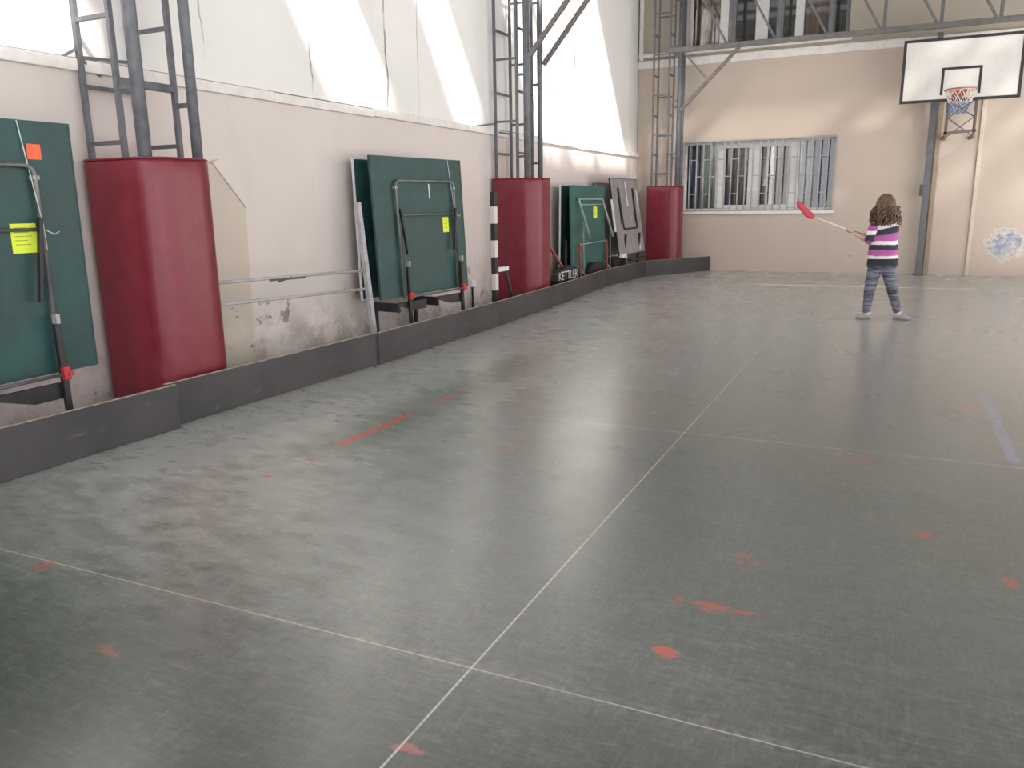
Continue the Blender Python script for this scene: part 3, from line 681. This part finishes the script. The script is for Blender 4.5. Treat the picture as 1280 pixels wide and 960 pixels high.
# third table: older, paler green, wheels in a dark housing
def old_table():
    root = empty('table_tennis_table', (-4.60, 12.692, 0), 'small pale green folded table tennis table beyond the middle column, black wheel covers', 'table tennis table', -0.03)
    w_, z0, h = 1.51, 0.30, 1.36
    ft = tabletop(root, 0.04, w_, z0, h, 0.016, 'green_lt', edge='green_lt')
    tabletop(root, -0.16, w_, z0+0.01, h, -0.01, 'green')
    # slanted tubular frame of the leg pair
    fr = MB().tube(arc_pts([(0.22, -0.40, 0.84), (0.07, -0.52, 1.45), (0.07, 0.53, 1.45), (0.22, 0.68, 0.82)], 0.03), 0.019, 8).build('leg_frame', 'green_steel', root)
    MB().tube([(0.085, -0.45, 1.36), (0.085, 0.60, 1.36)], 0.011, 8).build('crossbar', 'green_steel', fr)
    MB().tube([(0.12, -0.58, 0.74), (0.12, 0.62, 0.76)], 0.012, 8).build('lower_crossbar', 'green_steel', root)
    for yy in (-0.60, 0.62):
        MB().bar((0.14, yy, 0.24), (0.11, yy+0.03, 0.77), 0.026, 0.032, 0.003).build('red_stay', 'red_steel', root)
        MB().tube([(0.10, yy, 0.40), (0.20, yy+0.12, 0.22), (0.20, yy+0.12, 0.01)], 0.013, 8).build('foot_strut', 'green_steel', root)
        MB().tube([(0.14, yy+0.17, 0.02), (0.13, yy+0.15, 0.90), (0.09, yy+0.25, 1.10)], 0.009, 8).build('thin_leg', 'green_steel', root)
    for yy, txt in ((-1.10, True), (0.10, False)):
        hs = MB()
        prof = [(-0.46, 0.05), (-0.46, 0.26), (-0.40, 0.34), (-0.10, 0.44), (0.14, 0.45), (0.38, 0.38), (0.46, 0.30), (0.46, 0.05)] if txt else [(-0.38, 0.05), (-0.38, 0.28), (-0.15, 0.42), (0.20, 0.42), (0.42, 0.30), (0.42, 0.05)]
        hs.prism([(0.04, yy+a, b) for a, b in prof], (0.11, 0, 0))
        q = hs.build('wheel_cover', 'black', root)
        for a in (-0.28, 0.28):
            MB().tube([(0.05, yy+a, 0.06), (0.14, yy+a, 0.06)], 0.06, 18).build('wheel', 'black', q)
        if txt: text_mesh('KETTLER', 0.19, 'lettering', 'white', q, Matrix.Translation((0.151, yy-0.02, 0.305)) @ Matrix(((0, 0, 1, 0), (1, 0, 0, 0), (0, 1, 0, 0), (0, 0, 0, 1))))
    MB().bar((0.02, -1.56, 0.78), (0.09, -1.16, 0.40), 0.035, 0.03, 0.004).build('red_handle', 'red_steel', root)
    MB().bx(-0.06, -0.02, -0.79, -0.75, 0.02, 0.82, 0.004).build('side_post', 'black', root)
    note(ft, 0.013, 0.29, 0.93, 0.17, 0.19, 'yellow', 'yellow paper note', 4)
    return root
old_table()

def grey_table():
    root = empty('table_tennis_table', (-4.32, 14.38, 0), 'weathered grey table half leaning against the wall next to the far corner', 'table tennis table', -0.025)
    w_, h, z0, tl = 1.48, 1.35, 0.47, 0.149
    ft = tabletop(root, 0.0, w_, z0, h, tl, 'weather', edge='black')
    bk = tabletop(root, -0.42, w_, z0-0.05, 1.31, 0.06, 'weather', edge='black'); bk.location.y = 0.03
    MB().bx(-0.012, 0.014, -0.78, -0.74, 0.42, 0.98).build('white_edge_strip', 'white', ft)
    MB().tube(arc_pts([(0.03, -0.42, 1.12), (0.03, -0.36, 0.45), (0.03, 0.40, 0.45), (0.03, 0.38, 1.12)], 0.06), 0.014, 8).build('u_frame', 'black', ft)
    for yy in (-0.42, 0.38):
        MB().bx(0.012, 0.04, yy-0.02, yy+0.02, 0.55, 1.18, 0.003).build('batten', 'black', ft)
    MB().bx(0.0115, 0.0125, 0.02, 0.07, 0.85, 1.30).bx(0.0115, 0.0125, 0.62, 0.66, 0.75, 1.15).bx(0.0115, 0.0125, 0.45, 0.50, 0.05, 0.30).build('paint_smear', 'white', ft)
    for yy in (-0.36, 0.44):
        MB().bar((-0.06, yy, 0.01), (-0.005, yy, z0+0.36), 0.035, 0.035, 0.004).build('leg', 'black', root)
    MB().bx(-0.36, -0.08, -0.73, -0.10, 0.16, 0.42, 0.01).build('chassis_box', 'black', root)
    MB().bx(0.0, 0.07, -0.72, -0.50, 0.43, 0.50, 0.006).build('white_block', 'white', root)
    for yy in (-0.7, -0.2):
        MB().bx(-0.22, -0.18, yy, yy+0.04, 0.0, 0.17, 0.003).build('foot', 'galv', root)
    MB().bx(-0.02, 0.05, -0.2, 0.72, 0.34, 0.38, 0.005).build('lower_rail', 'black', root)
    return root
grey_table()

# ================================================================== GOAL FRAMES, WALL BITS
r = empty('metal_goal_frame', (-4.36, 6.09, 0), 'grey metal frame with leaning post and two rails beside the nearest pad', 'goal frame')
def Lg(p): return Vector(p)-Vector((-4.36, 6.09, 0))
MB().bar(Lg((-4.36, 6.22, 0.0)), Lg((-4.36, 6.045, 1.428)), 0.05, 0.045, 0.004).build('post', 'frame_grey', r)
MB().tube([Lg((-4.36, 6.10, 0.82)), Lg((-4.36, 4.30, 0.875))], 0.013, 10).build('rail', 'frame_grey', r)
MB().tube([Lg((-4.36, 6.12, 0.65)), Lg((-4.36, 4.30, 0.717))], 0.013, 10).build('rail', 'frame_grey', r)
MB().bar(Lg((-4.345, 4.83, 0.845)), Lg((-4.345, 5.25, 0.832)), 0.012, 0.016).bar(Lg((-4.35, 4.93, 0.825)), Lg((-4.345, 5.08, 0.845)), 0.012, 0.012).build('hook_bar', 'steel_dark', r)

r = empty('striped_goal', (-4.42, 8.90, 0), 'black and white striped goal post next to the middle red pad', 'goal post')
MB().bx(-0.03, 0.03, -0.04, 0.04, 0, 1.54, 0.004).build('post', 'post_stripe', r)
MB().bx(-0.05, 0.03, 0.05, 0.34, 0.57, 0.62, 0.004).build('stub_arm', 'white', r)
MB().bar((-0.01, 0.33, 0.58), (0.06, 0.47, 0.02), 0.03, 0.03, 0.003).build('rear_brace', 'black', r)
MB().bx(-0.25, 0.05, -0.30, 0.50, 0.0, 0.03, 0.004).build('ground_frame', 'white', r)

s_ = empty('wall_socket', (WX, 9.26, 0.39), 'white surface box on the wall right of the second green table', 'electrical box')
MB().bx(0, 0.05, -0.06, 0.06, -0.045, 0.045, 0.006).build('casing', 'white', s_)
MB().tube([(0.02, 0, -0.045), (0.02, 0, -0.38)], 0.012, 8).build('cable', 'black', s_)

# ================================================================== BASKETBALL POST AND HOOP
p_ = empty('steel_post', (0.455, 16.54, 0), 'tall grey square steel post standing against the end wall behind the backboard', 'post')
MB().bx(-0.048, 0.048, -0.048, 0.048, 0, 4.16, 0.006).build('shaft', 'steel', p_)
MB().bx(-0.10, -0.046, -0.07, 0.0, 1.42, 1.62, 0.006).build('junction_box', 'steel_dark', p_)
MB().bx(-0.08, 0.08, -0.08, 0.08, 0.0, 0.012, 0.003).build('base_plate', 'steel_dark', p_)
dp = MB().bx(0.535, 0.622, 16.62, 16.698, 0.0, 3.6, 0.012).build('wall_strip', 'wall_strip'); tag(dp, 'taupe square strip on the end wall right of the steel post', 'pipe')  # brown strip on the wall beside the post

hb = empty('basketball_hoop', (0.79, 15.75, 2.95), 'white basketball backboard with black border, orange rim and net', 'basketball hoop')
bx0, bx1, bz0, bz1 = -0.875, 0.86, 0.0, 0.985
MB().bx(bx0, bx1, -0.015, 0.015, bz0, bz1, 0.003).build('backboard', 'backboard', hb)
b_ = MB()
for (x0, x1, z0, z1) in ((bx0-0.01, bx1+0.01, bz0-0.01, bz0+0.035), (bx0-0.01, bx1+0.01, bz1-0.035, bz1+0.01), (bx0-0.01, bx0+0.035, bz0+0.035, bz1-0.035), (bx1-0.035, bx1+0.01, bz0+0.035, bz1-0.035)):
    b_.bx(x0, x1, -0.025, 0.02, z0, z1, 0.003)
b_.build('border', 'black', hb)
b_ = MB(); sx0, sx1, sz0, sz1 = -0.285, 0.30, 0.095, 0.525
for (x0, x1, z0, z1) in ((sx0, sx1, sz1-0.04, sz1), (sx0, sx0+0.04, sz0, sz1-0.04), (sx1-0.04, sx1, sz0, sz1-0.04)):
    b_.bx(x0, x1, -0.019, -0.012, z0, z1)
b_.build('target_square', 'black', hb)
rc = Vector((0.0, -0.40, 0.125)); rr_ = 0.232
rimo = MB().tube([rc+Vector((rr_*math.cos(a), rr_*math.sin(a), 0)) for a in [2*math.pi*i/32 for i in range(32)]], 0.011, 8, closed=True)
rimo.bx(-0.085, 0.085, -0.17, -0.018, 0.112, 0.135, 0.003).bx(-0.11, 0.11, -0.03, -0.016, 0.03, 0.17, 0.003)
rimo.bar((-0.08, -0.16, 0.115), (-0.08, -0.03, 0.035), 0.016, 0.02).bar((0.08, -0.16, 0.115), (0.08, -0.03, 0.035), 0.016, 0.02)
rimo = rimo.build('rim', 'rim', hb)
def net(z0, z1, r0, r1, rows, mat, name, ph=0.0, sag=0.0):
    mb = MB(); n = 12
    def pt(i, k):
        t = k/rows; rad = r0+(r1-r0)*t; a = 2*math.pi*(i+0.5*k+ph)/n
        return rc+Vector((rad*math.cos(a)+sag*t*-0.05, rad*math.sin(a), z0+(z1-z0)*t-0.12+rnd.uniform(-0.008, 0.008)*t))
    rnd = random.Random(5)
    for k in range(rows):
        for i in range(n):
            p0 = pt(i, k); mb.tube([p0, pt(i, k+1)], 0.0055, 5); mb.tube([p0, pt(i-1, k+1)], 0.0055, 5)
    o = mb.build(name, mat, rimo); o.location = (0, 0, 0.0); return o
net(0.115, -0.08, rr_-0.005, 0.16, 2, 'net_white', 'net')
net(-0.08, -0.26, 0.16, 0.125, 3, 'net_blue', 'net_lower_part', sag=0.8)
# lattice bracket that carries the board
def Br(a, b, w_=0.03, mat='bracket', name='bracket_bar'):
    return MB().bar(a, b, w_, w_, 0.003).build(name, mat, hb)
for xx in (-0.135, 0.285):
    Br((xx, 0.25, -0.60), (xx, 0.25, 0.60), 0.045)
    Br((xx, 0.25, -0.55), (xx, 0.945, -0.55), 0.05); Br((xx, 0.25, 0.55), (xx, 0.945, 0.55), 0.04)
    Br((xx, 0.02, 0.10), (xx, 0.25, 0.10), 0.03); Br((xx, 0.02, 0.80), (xx, 0.25, 0.55), 0.03)
    Br((xx, 0.25, -0.5), (xx, 0.02, 0.02), 0.024)
Br((-0.17, 0.25, -0.50), (0.32, 0.25, -0.47), 0.045)
Br((-0.12, 0.25, -0.25), (0.27, 0.25, -0.56), 0.018); Br((-0.12, 0.25, -0.56), (0.27, 0.25, -0.25), 0.018)
Br((-0.12, 0.25, -0.25), (0.27, 0.25, 0.02), 0.018); Br((-0.12, 0.25, 0.02), (0.27, 0.25, -0.25), 0.018)

# ================================================================== PERSON
def skin_mesh(verts, edges, sub=2):
    me = bpy.data.meshes.new('sk'); me.from_pydata([v[:3] for v in verts], edges, []); me.update()
    o = bpy.data.objects.new('sk', me); COL.objects.link(o)
    o.modifiers.new('s', 'SKIN'); 
    for i, v in enumerate(verts):
        r = v[3]; me.skin_vertices[0].data[i].radius = r if isinstance(r, tuple) else (r, r)
    me.skin_vertices[0].data[0].use_root = True
    o.modifiers[0].use_smooth_shade = True
    o.modifiers.new('u', 'SUBSURF').levels = sub
    dg = bpy.context.evaluated_depsgraph_get(); out = bpy.data.meshes.new_from_object(o.evaluated_get(dg))
    bpy.data.objects.remove(o); return out
def join_meshes(name, meshes, mat, parent, extra=None):
    bm = bmesh.new()
    for me in meshes: bm.from_mesh(me)
    if extra: extra(bm)
    for f in bm.faces: f.smooth = True; f.material_index = 0
    me = bpy.data.meshes.new(name); bm.to_mesh(me); bm.free(); me.materials.append(M_[mat])
    o = bpy.data.objects.new(name, me); COL.objects.link(o); o.parent = parent; return o

PX, PY = -0.10, 10.30
person = empty('person', (PX, PY, 0), 'child with long brown curls in a striped pink sweater swinging a stick', 'person')
def q(x, y, z): return (x-PX, y-PY, z)
def chain(pts): return [(*q(*p_[:3]), p_[3]) for p_ in pts]
# skeleton: root pelvis, spine, neck, arms, legs
sk = chain([(-0.095, 10.30, 0.66, 0.095), (-0.098, 10.30, 0.80, 0.088), (-0.10, 10.30, 0.98, 0.090), (-0.105, 10.30, 1.10, 0.075), (-0.108, 10.305, 1.17, 0.038), (-0.112, 10.315, 1.22, 0.038),   # 0-5
    (-0.205, 10.27, 1.095, 0.045), (-0.255, 10.245, 0.915, 0.038), (-0.345, 10.31, 0.958, 0.031), (-0.425, 10.37, 1.000, 0.024),                     # 6-9 left arm
    (-0.01, 10.31, 1.095, 0.045), (0.005, 10.47, 0.95, 0.036), (-0.14, 10.50, 0.965, 0.028), (-0.27, 10.455, 0.975, 0.021),                          # 10-13 right arm
    (-0.170, 10.30, 0.60, 0.078), (-0.208, 10.29, 0.345, 0.052), (-0.222, 10.30, 0.10, 0.034), (-0.222, 10.30, 0.05, 0.03),                            # 14-17 left leg
    (-0.020, 10.30, 0.60, 0.078), (0.040, 10.31, 0.345, 0.052), (0.108, 10.36, 0.12, 0.034), (0.118, 10.36, 0.05, 0.03)])                             # 18-21
ed = [(0, 1), (1, 2), (2, 3), (3, 4), (4, 5), (3, 6), (6, 7), (7, 8), (8, 9), (3, 10), (10, 11), (11, 12), (12, 13), (0, 14), (14, 15), (15, 16), (16, 17), (0, 18), (18, 19), (19, 20), (20, 21)]
body_me = [skin_mesh(sk, ed)]
# hands: palm plus four fingers and a thumb closed round the shaft
STK_A = Vector((-0.877, 10.40, 1.180)); STK_B = Vector((-0.235, 10.445, 0.935)); sd = (STK_B-STK_A).normalized()
def hand(wrist, along, flip, toward):
    """fist closed around the shaft at distance `along` from its lower end"""
    c0 = STK_A+sd*along; out = []
    wv = Vector(wrist); side = (wv-c0); side -= sd*side.dot(sd); side.normalize(); up = sd.cross(side).normalized()*flip
    def P(a, r, th): return c0+sd*a+(side*math.cos(th)+up*math.sin(th))*r
    palm = [(*(wv-Vector((PX, PY, 0))), 0.020), (*(P(0.0, 0.026, 0.0)-Vector((PX, PY, 0))), 0.022), (*(P(0.0, 0.024, 0.7)-Vector((PX, PY, 0))), 0.018)]
    out.append(skin_mesh(palm, [(0, 1), (1, 2)]))
    for k, ln in enumerate((0.85, 1.0, 0.95, 0.8)):
        a = -0.024+k*0.0155
        pts = [P(a*0.8, 0.023, 0.5), P(a, 0.023, 1.3), P(a, 0.021, 2.3), P(a, 0.019, 2.3+1.3*ln)]
        v = [(*(p_-Vector((PX, PY, 0))), r_) for p_, r_ in zip(pts, (0.0085, 0.0080, 0.0072, 0.0062))]
        out.append(skin_mesh(v, [(0, 1), (1, 2), (2, 3)], 1))
    pts = [P(-0.018, 0.026, -0.3), P(-0.036, 0.024, -0.9), P(-0.046, 0.019, -1.8)]
    v = [(*(p_-Vector((PX, PY, 0))), r_) for p_, r_ in zip(pts, (0.0105, 0.0092, 0.0074))]
    out.append(skin_mesh(v, [(0, 1), (1, 2)], 1))
    return out
body_me += hand((-0.432, 10.378, 1.006), 0.425, 1, None)
body_me += hand((-0.28, 10.452, 0.975), 0.60, 1, None)
HC = Vector(q(-0.115, 10.325, 1.305))
FWD = Vector((-0.55, 0.83, -0.05)).normalized(); SID = Vector((FWD.y, -FWD.x, 0)).normalized(); UPV = SID.cross(FWD)
def head_shape(bm):
    n_u, n_v = 24, 16; rows = []
    for j in range(n_v+1):
        th = math.pi*j/n_v; row = []
        for i in range(n_u):
            ph = 2*math.pi*i/n_u
            l = Vector((math.sin(th)*math.cos(ph), math.sin(th)*math.sin(ph), math.cos(th)))   # x forward, y side, z up
            d = Vector((l.x*0.088, l.y*0.070, l.z*0.112))
            if l.z < 0: d.y *= 1-0.28*(-l.z)**1.2; d.x *= 1-0.10*(-l.z)
            if l.x > 0.4 and l.z < 0.2: d.x += 0.006*(l.x-0.4)
            row.append(bm.verts.new(HC+FWD*d.x+SID*d.y+UPV*d.z))
        rows.append(row)
    for j in range(n_v):
        for i in range(n_u):
            a, b, c, d = rows[j][i], rows[j][(i+1) % n_u], rows[j+1][(i+1) % n_u], rows[j+1][i]
            bm.faces.new((a, b, c, d))
    def lump(pos, r, sc):
        m = Matrix.Translation(HC+FWD*pos[0]+SID*pos[1]+UPV*pos[2]) @ Matrix((FWD, SID, UPV)).transposed().to_4x4() @ Matrix.Diagonal((*sc, 1))
        bmesh.ops.create_uvsphere(bm, u_segments=12, v_segments=8, radius=r, matrix=m)
    lump((0.088, 0, -0.018), 0.012, (1.1, 0.85, 1.5))      # nose
    lump((0.0, 0.070, -0.008), 0.020, (0.8, 0.4, 1.3)); lump((0.0, -0.070, -0.008), 0.020, (0.8, 0.4, 1.3))   # ears
    lump((0.078, 0, -0.085), 0.016, (0.8, 1.1, 0.7))       # chin
    bmesh.ops.remove_doubles(bm, verts=bm.verts[:], dist=1e-5)
body = join_meshes('body', body_me, 'skin', person, head_shape)
for s1 in (-1, 1):
    e_ = MB().ball(HC+FWD*0.078+SID*(0.030*s1)+UPV*0.004, 0.010); e_.build('eye', 'eye', person)
mo = MB(); mo.tube([HC+FWD*0.083+SID*(-0.018)+UPV*-0.056, HC+FWD*0.089+UPV*-0.058, HC+FWD*0.083+SID*0.018+UPV*-0.056], [0.002, 0.005, 0.002], 8); mo.build('mouth', 'lip', person)

# sweater: lofted trunk and two sleeves
def ell(cx, cyy, z, rx, ry, n=28, tilt=0.0, pw=2.3):
    out = []
    for k in range(n):
        a = 2*math.pi*k/n; c, s = math.cos(a), math.sin(a)
        x = rx*math.copysign(abs(c)**(2/pw), c); yv = ry*math.copysign(abs(s)**(2/pw), s)
        wv = 0.006*mnoise.noise(Vector((x*9, yv*9, z*13)))
        out.append((cx+x+wv-PX, cyy+yv+wv-PY, z+tilt*x))
    return out
prof = [(0.712, 0.158, 0.118), (0.72, 0.166, 0.125), (0.76, 0.163, 0.124), (0.82, 0.156, 0.120), (0.89, 0.149, 0.116), (0.96, 0.149, 0.115), (1.03, 0.150, 0.112), (1.08, 0.146, 0.102), (1.115, 0.130, 0.088), (1.14, 0.098, 0.068), (1.165, 0.060, 0.050), (1.185, 0.048, 0.046)]
swm = MB().loft([ell(-0.097+0.006*(z-0.7), 10.30, z, rx, ry, tilt=0.03) for z, rx, ry in prof]).build('sweater', 'sweater', person)
def sleeve(pts, rads):
    v = [(*q(*p_), r_) for p_, r_ in zip(pts, rads)]
    me = skin_mesh(v, [(i, i+1) for i in range(len(v)-1)])
    return join_meshes('sleeve', [me], 'sleeve', swm)
sleeve([(-0.165, 10.285, 1.09), (-0.205, 10.265, 1.065), (-0.232, 10.245, 0.985), (-0.248, 10.24, 0.915), (-0.290, 10.27, 0.930)], [0.068, 0.074, 0.070, 0.066, 0.056])
sleeve([(-0.04, 10.30, 1.09), (-0.008, 10.32, 1.07), (0.002, 10.40, 1.00), (0.002, 10.465, 0.955), (-0.05, 10.485, 0.955)], [0.060, 0.060, 0.056, 0.055, 0.050])
# leggings
tv = chain([(-0.095, 10.30, 0.66, 0.112), (-0.097, 10.30, 0.73, 0.112),
    (-0.168, 10.30, 0.60, 0.092), (-0.185, 10.295, 0.50, 0.083), (-0.203, 10.29, 0.36, 0.066), (-0.213, 10.292, 0.25, 0.060), (-0.222, 10.30, 0.10, 0.047), (-0.223, 10.30, 0.065, 0.045),
    (-0.022, 10.30, 0.60, 0.092), (0.0, 10.303, 0.50, 0.084), (0.035, 10.31, 0.36, 0.067), (0.065, 10.325, 0.25, 0.060), (0.106, 10.355, 0.11, 0.047), (0.114, 10.36, 0.08, 0.045)])
tr = skin_mesh(tv, [(0, 1), (0, 2), (2, 3), (3, 4), (4, 5), (5, 6), (6, 7), (0, 8), (8, 9), (9, 10), (10, 11), (11, 12), (12, 13)])
leg = join_meshes('leggings', [tr], 'trousers', person)
MB().loft([ell(-0.095, 10.30, z, rx, ry) for z, rx, ry in ((0.60, 0.150, 0.105), (0.64, 0.163, 0.118), (0.70, 0.160, 0.118), (0.74, 0.152, 0.112))]).build('waistband', 'trousers', leg)
def shoe(heel, toe, rise=0.0):
    h_ = Vector(q(*heel)); t_ = Vector(q(*toe)); d = (t_-h_); L_ = d.length; d.normalize(); sdv = Vector((-d.y, d.x, 0)).normalized()
    prof = [(0.0, 0.022, 0.040), (0.03, 0.034, 0.062), (0.08, 0.036, 0.075), (0.38, 0.036, 0.066), (0.62, 0.041, 0.050), (0.85, 0.037, 0.038), (0.97, 0.022, 0.028), (1.0, 0.010, 0.02)]
    def rings(z0, sc, flat):
        R_ = []
        for t, hw, hh in prof:
            c = h_+d*(L_*t); ring = []
            for k in range(16):
                a = 2*math.pi*k/16; yy = math.cos(a)*hw*sc; zz = math.sin(a)
                z = (z0+max(0, zz)*(hh*1.3-0.012)) if not flat else (0.001 if zz < 0 else 0.016)
                if not flat and zz < 0: z = z0
                ring.append(c+sdv*yy+Vector((0, 0, z)))
            R_.append(ring)
        return R_
    o = MB().loft(rings(0.014, 1.0, False)).build('shoe', 'shoe', person)
    MB().loft(rings(0, 1.06, True)).build('sole', 'sole', o)
    MB().tube([h_+d*(L_*0.22)+Vector((0, 0, 0.05)), h_+d*(L_*0.22)+Vector((0, 0, 0.115))], 0.038, 14).build('sock', 'sock', o)
shoe((-0.185, 10.315, 0), (-0.325, 10.25, 0))
shoe((0.075, 10.375, 0), (0.255, 10.33, 0))
# hair: cap plus wavy locks
hm = MB(); rnd = random.Random(11)
def hp(l, s=1.0): return HC+FWD*(l.x*0.100*s-0.012)+SID*(l.y*0.085*s)+UPV*(l.z*0.122*s+0.008)
n_u, n_v = 28, 12; rows = []
for j in range(n_v+1):
    th = math.pi*0.62*j/n_v; row = []
    for i in range(n_u):
        ph = 2*math.pi*i/n_u
        l = Vector((math.sin(th)*math.cos(ph), math.sin(th)*math.sin(ph), math.cos(th)))
        fr_ = max(0.0, math.cos(ph))
        if th > 1.0 and fr_ > 0.45: l = Vector((math.sin(1.0)*math.cos(ph), math.sin(1.0)*math.sin(ph), math.cos(1.0)))
        row.append(hm.bm.verts.new(hp(l, 1.0+0.03*mnoise.noise(l*9))))
    rows.append(row)
for j in range(n_v):
    for i in range(n_u):
        try: f_ = hm.bm.faces.new((rows[j][i], rows[j][(i+1) % n_u], rows[j+1][(i+1) % n_u], rows[j+1][i])); f_.smooth = True
        except ValueError: pass
for k in range(230):
    ph = rnd.uniform(0.75, 2*math.pi-0.75); th0 = rnd.uniform(0.15, 1.5)
    l = Vector((math.sin(th0)*math.cos(ph), math.sin(th0)*math.sin(ph), math.cos(th0)))
    hd = Vector((math.cos(ph), math.sin(ph), 0)); end = rnd.uniform(-0.235, -0.115) if rnd.random() < 0.8 else rnd.uniform(-0.11, -0.05)
    pts = []; rs = []; amp = rnd.uniform(0.008, 0.022); fq = rnd.uniform(1.6, 2.8); p0 = rnd.uniform(0, 6.28)
    N = 14
    rad_out = rnd.uniform(1.05, 1.75)
    for i in range(N+1):
        t = i/N
        if t < 0.4:
            th = th0+(1.62-th0)*(t/0.4); b = hp(Vector((math.sin(th)*math.cos(ph), math.sin(th)*math.sin(ph), math.cos(th))), 1.02+0.02*t)
        else:
            u = (t-0.4)/0.6; sc = 1.03+(rad_out-1.0)*math.sin(u*2.2)-0.10*u
            b = HC+FWD*(hd.x*0.100*sc-0.012)+SID*(hd.y*0.088*sc)+UPV*(0.0+(end-0.0)*u)
            bz = HC.z+end*u
            if bz < HC.z-0.12:                      # spread outward over the shoulders
                b += (FWD*hd.x+SID*hd.y)*0.018*(u)
        wv = amp*(0.2+t)
        b = b+SID*(wv*math.sin(p0+t*6.28*fq))+FWD*(wv*math.cos(p0+t*6.28*fq))
        pts.append(b); rs.append(0.0095*(1-0.6*t)+0.001)
    hm.tube(pts, rs, 6)
hm.build('hair', 'hair', person)

# floorball stick
st = empty('floorball_stick', STK_A, 'floorball stick with pale shaft and red blade held out by the child', 'stick')
def S(v): return Vector(v)-STK_A
MB().tube([S(STK_A), S(STK_B+sd*0.02)], 0.0125, 12).build('shaft', 'stick_white', st)
MB().tube([S(STK_B-sd*0.20), S(STK_B+sd*0.025)], 0.0145, 12).build('grip', 'black', st)
bl = MB()
cen = [(-0.872, 1.178), (-0.905, 1.192), (-0.95, 1.222), (-1.005, 1.275), (-1.05, 1.330), (-1.078, 1.368)]
hw = [0.016, 0.034, 0.040, 0.037, 0.032, 0.018]
rings = []
for i, ((x, z), h_) in enumerate(zip(cen, hw)):
    a = Vector(cen[max(0, i-1)]); b = Vector(cen[min(len(cen)-1, i+1)]); t = (b-a).normalized(); nv = Vector((-t.y, t.x))
    dep = 0.02*math.sin(i/5*math.pi)
    rings.append([S((x+nv.x*u*h_, 10.40+v+dep, z+nv.y*u*h_)) for u, v in ((-1, -0.006), (-0.5, -0.009), (0.5, -0.009), (1, -0.006), (1, 0.006), (0.5, 0.009), (-0.5, 0.009), (-1, 0.006))])
bl.loft(rings).build('blade', 'stick_red', st)
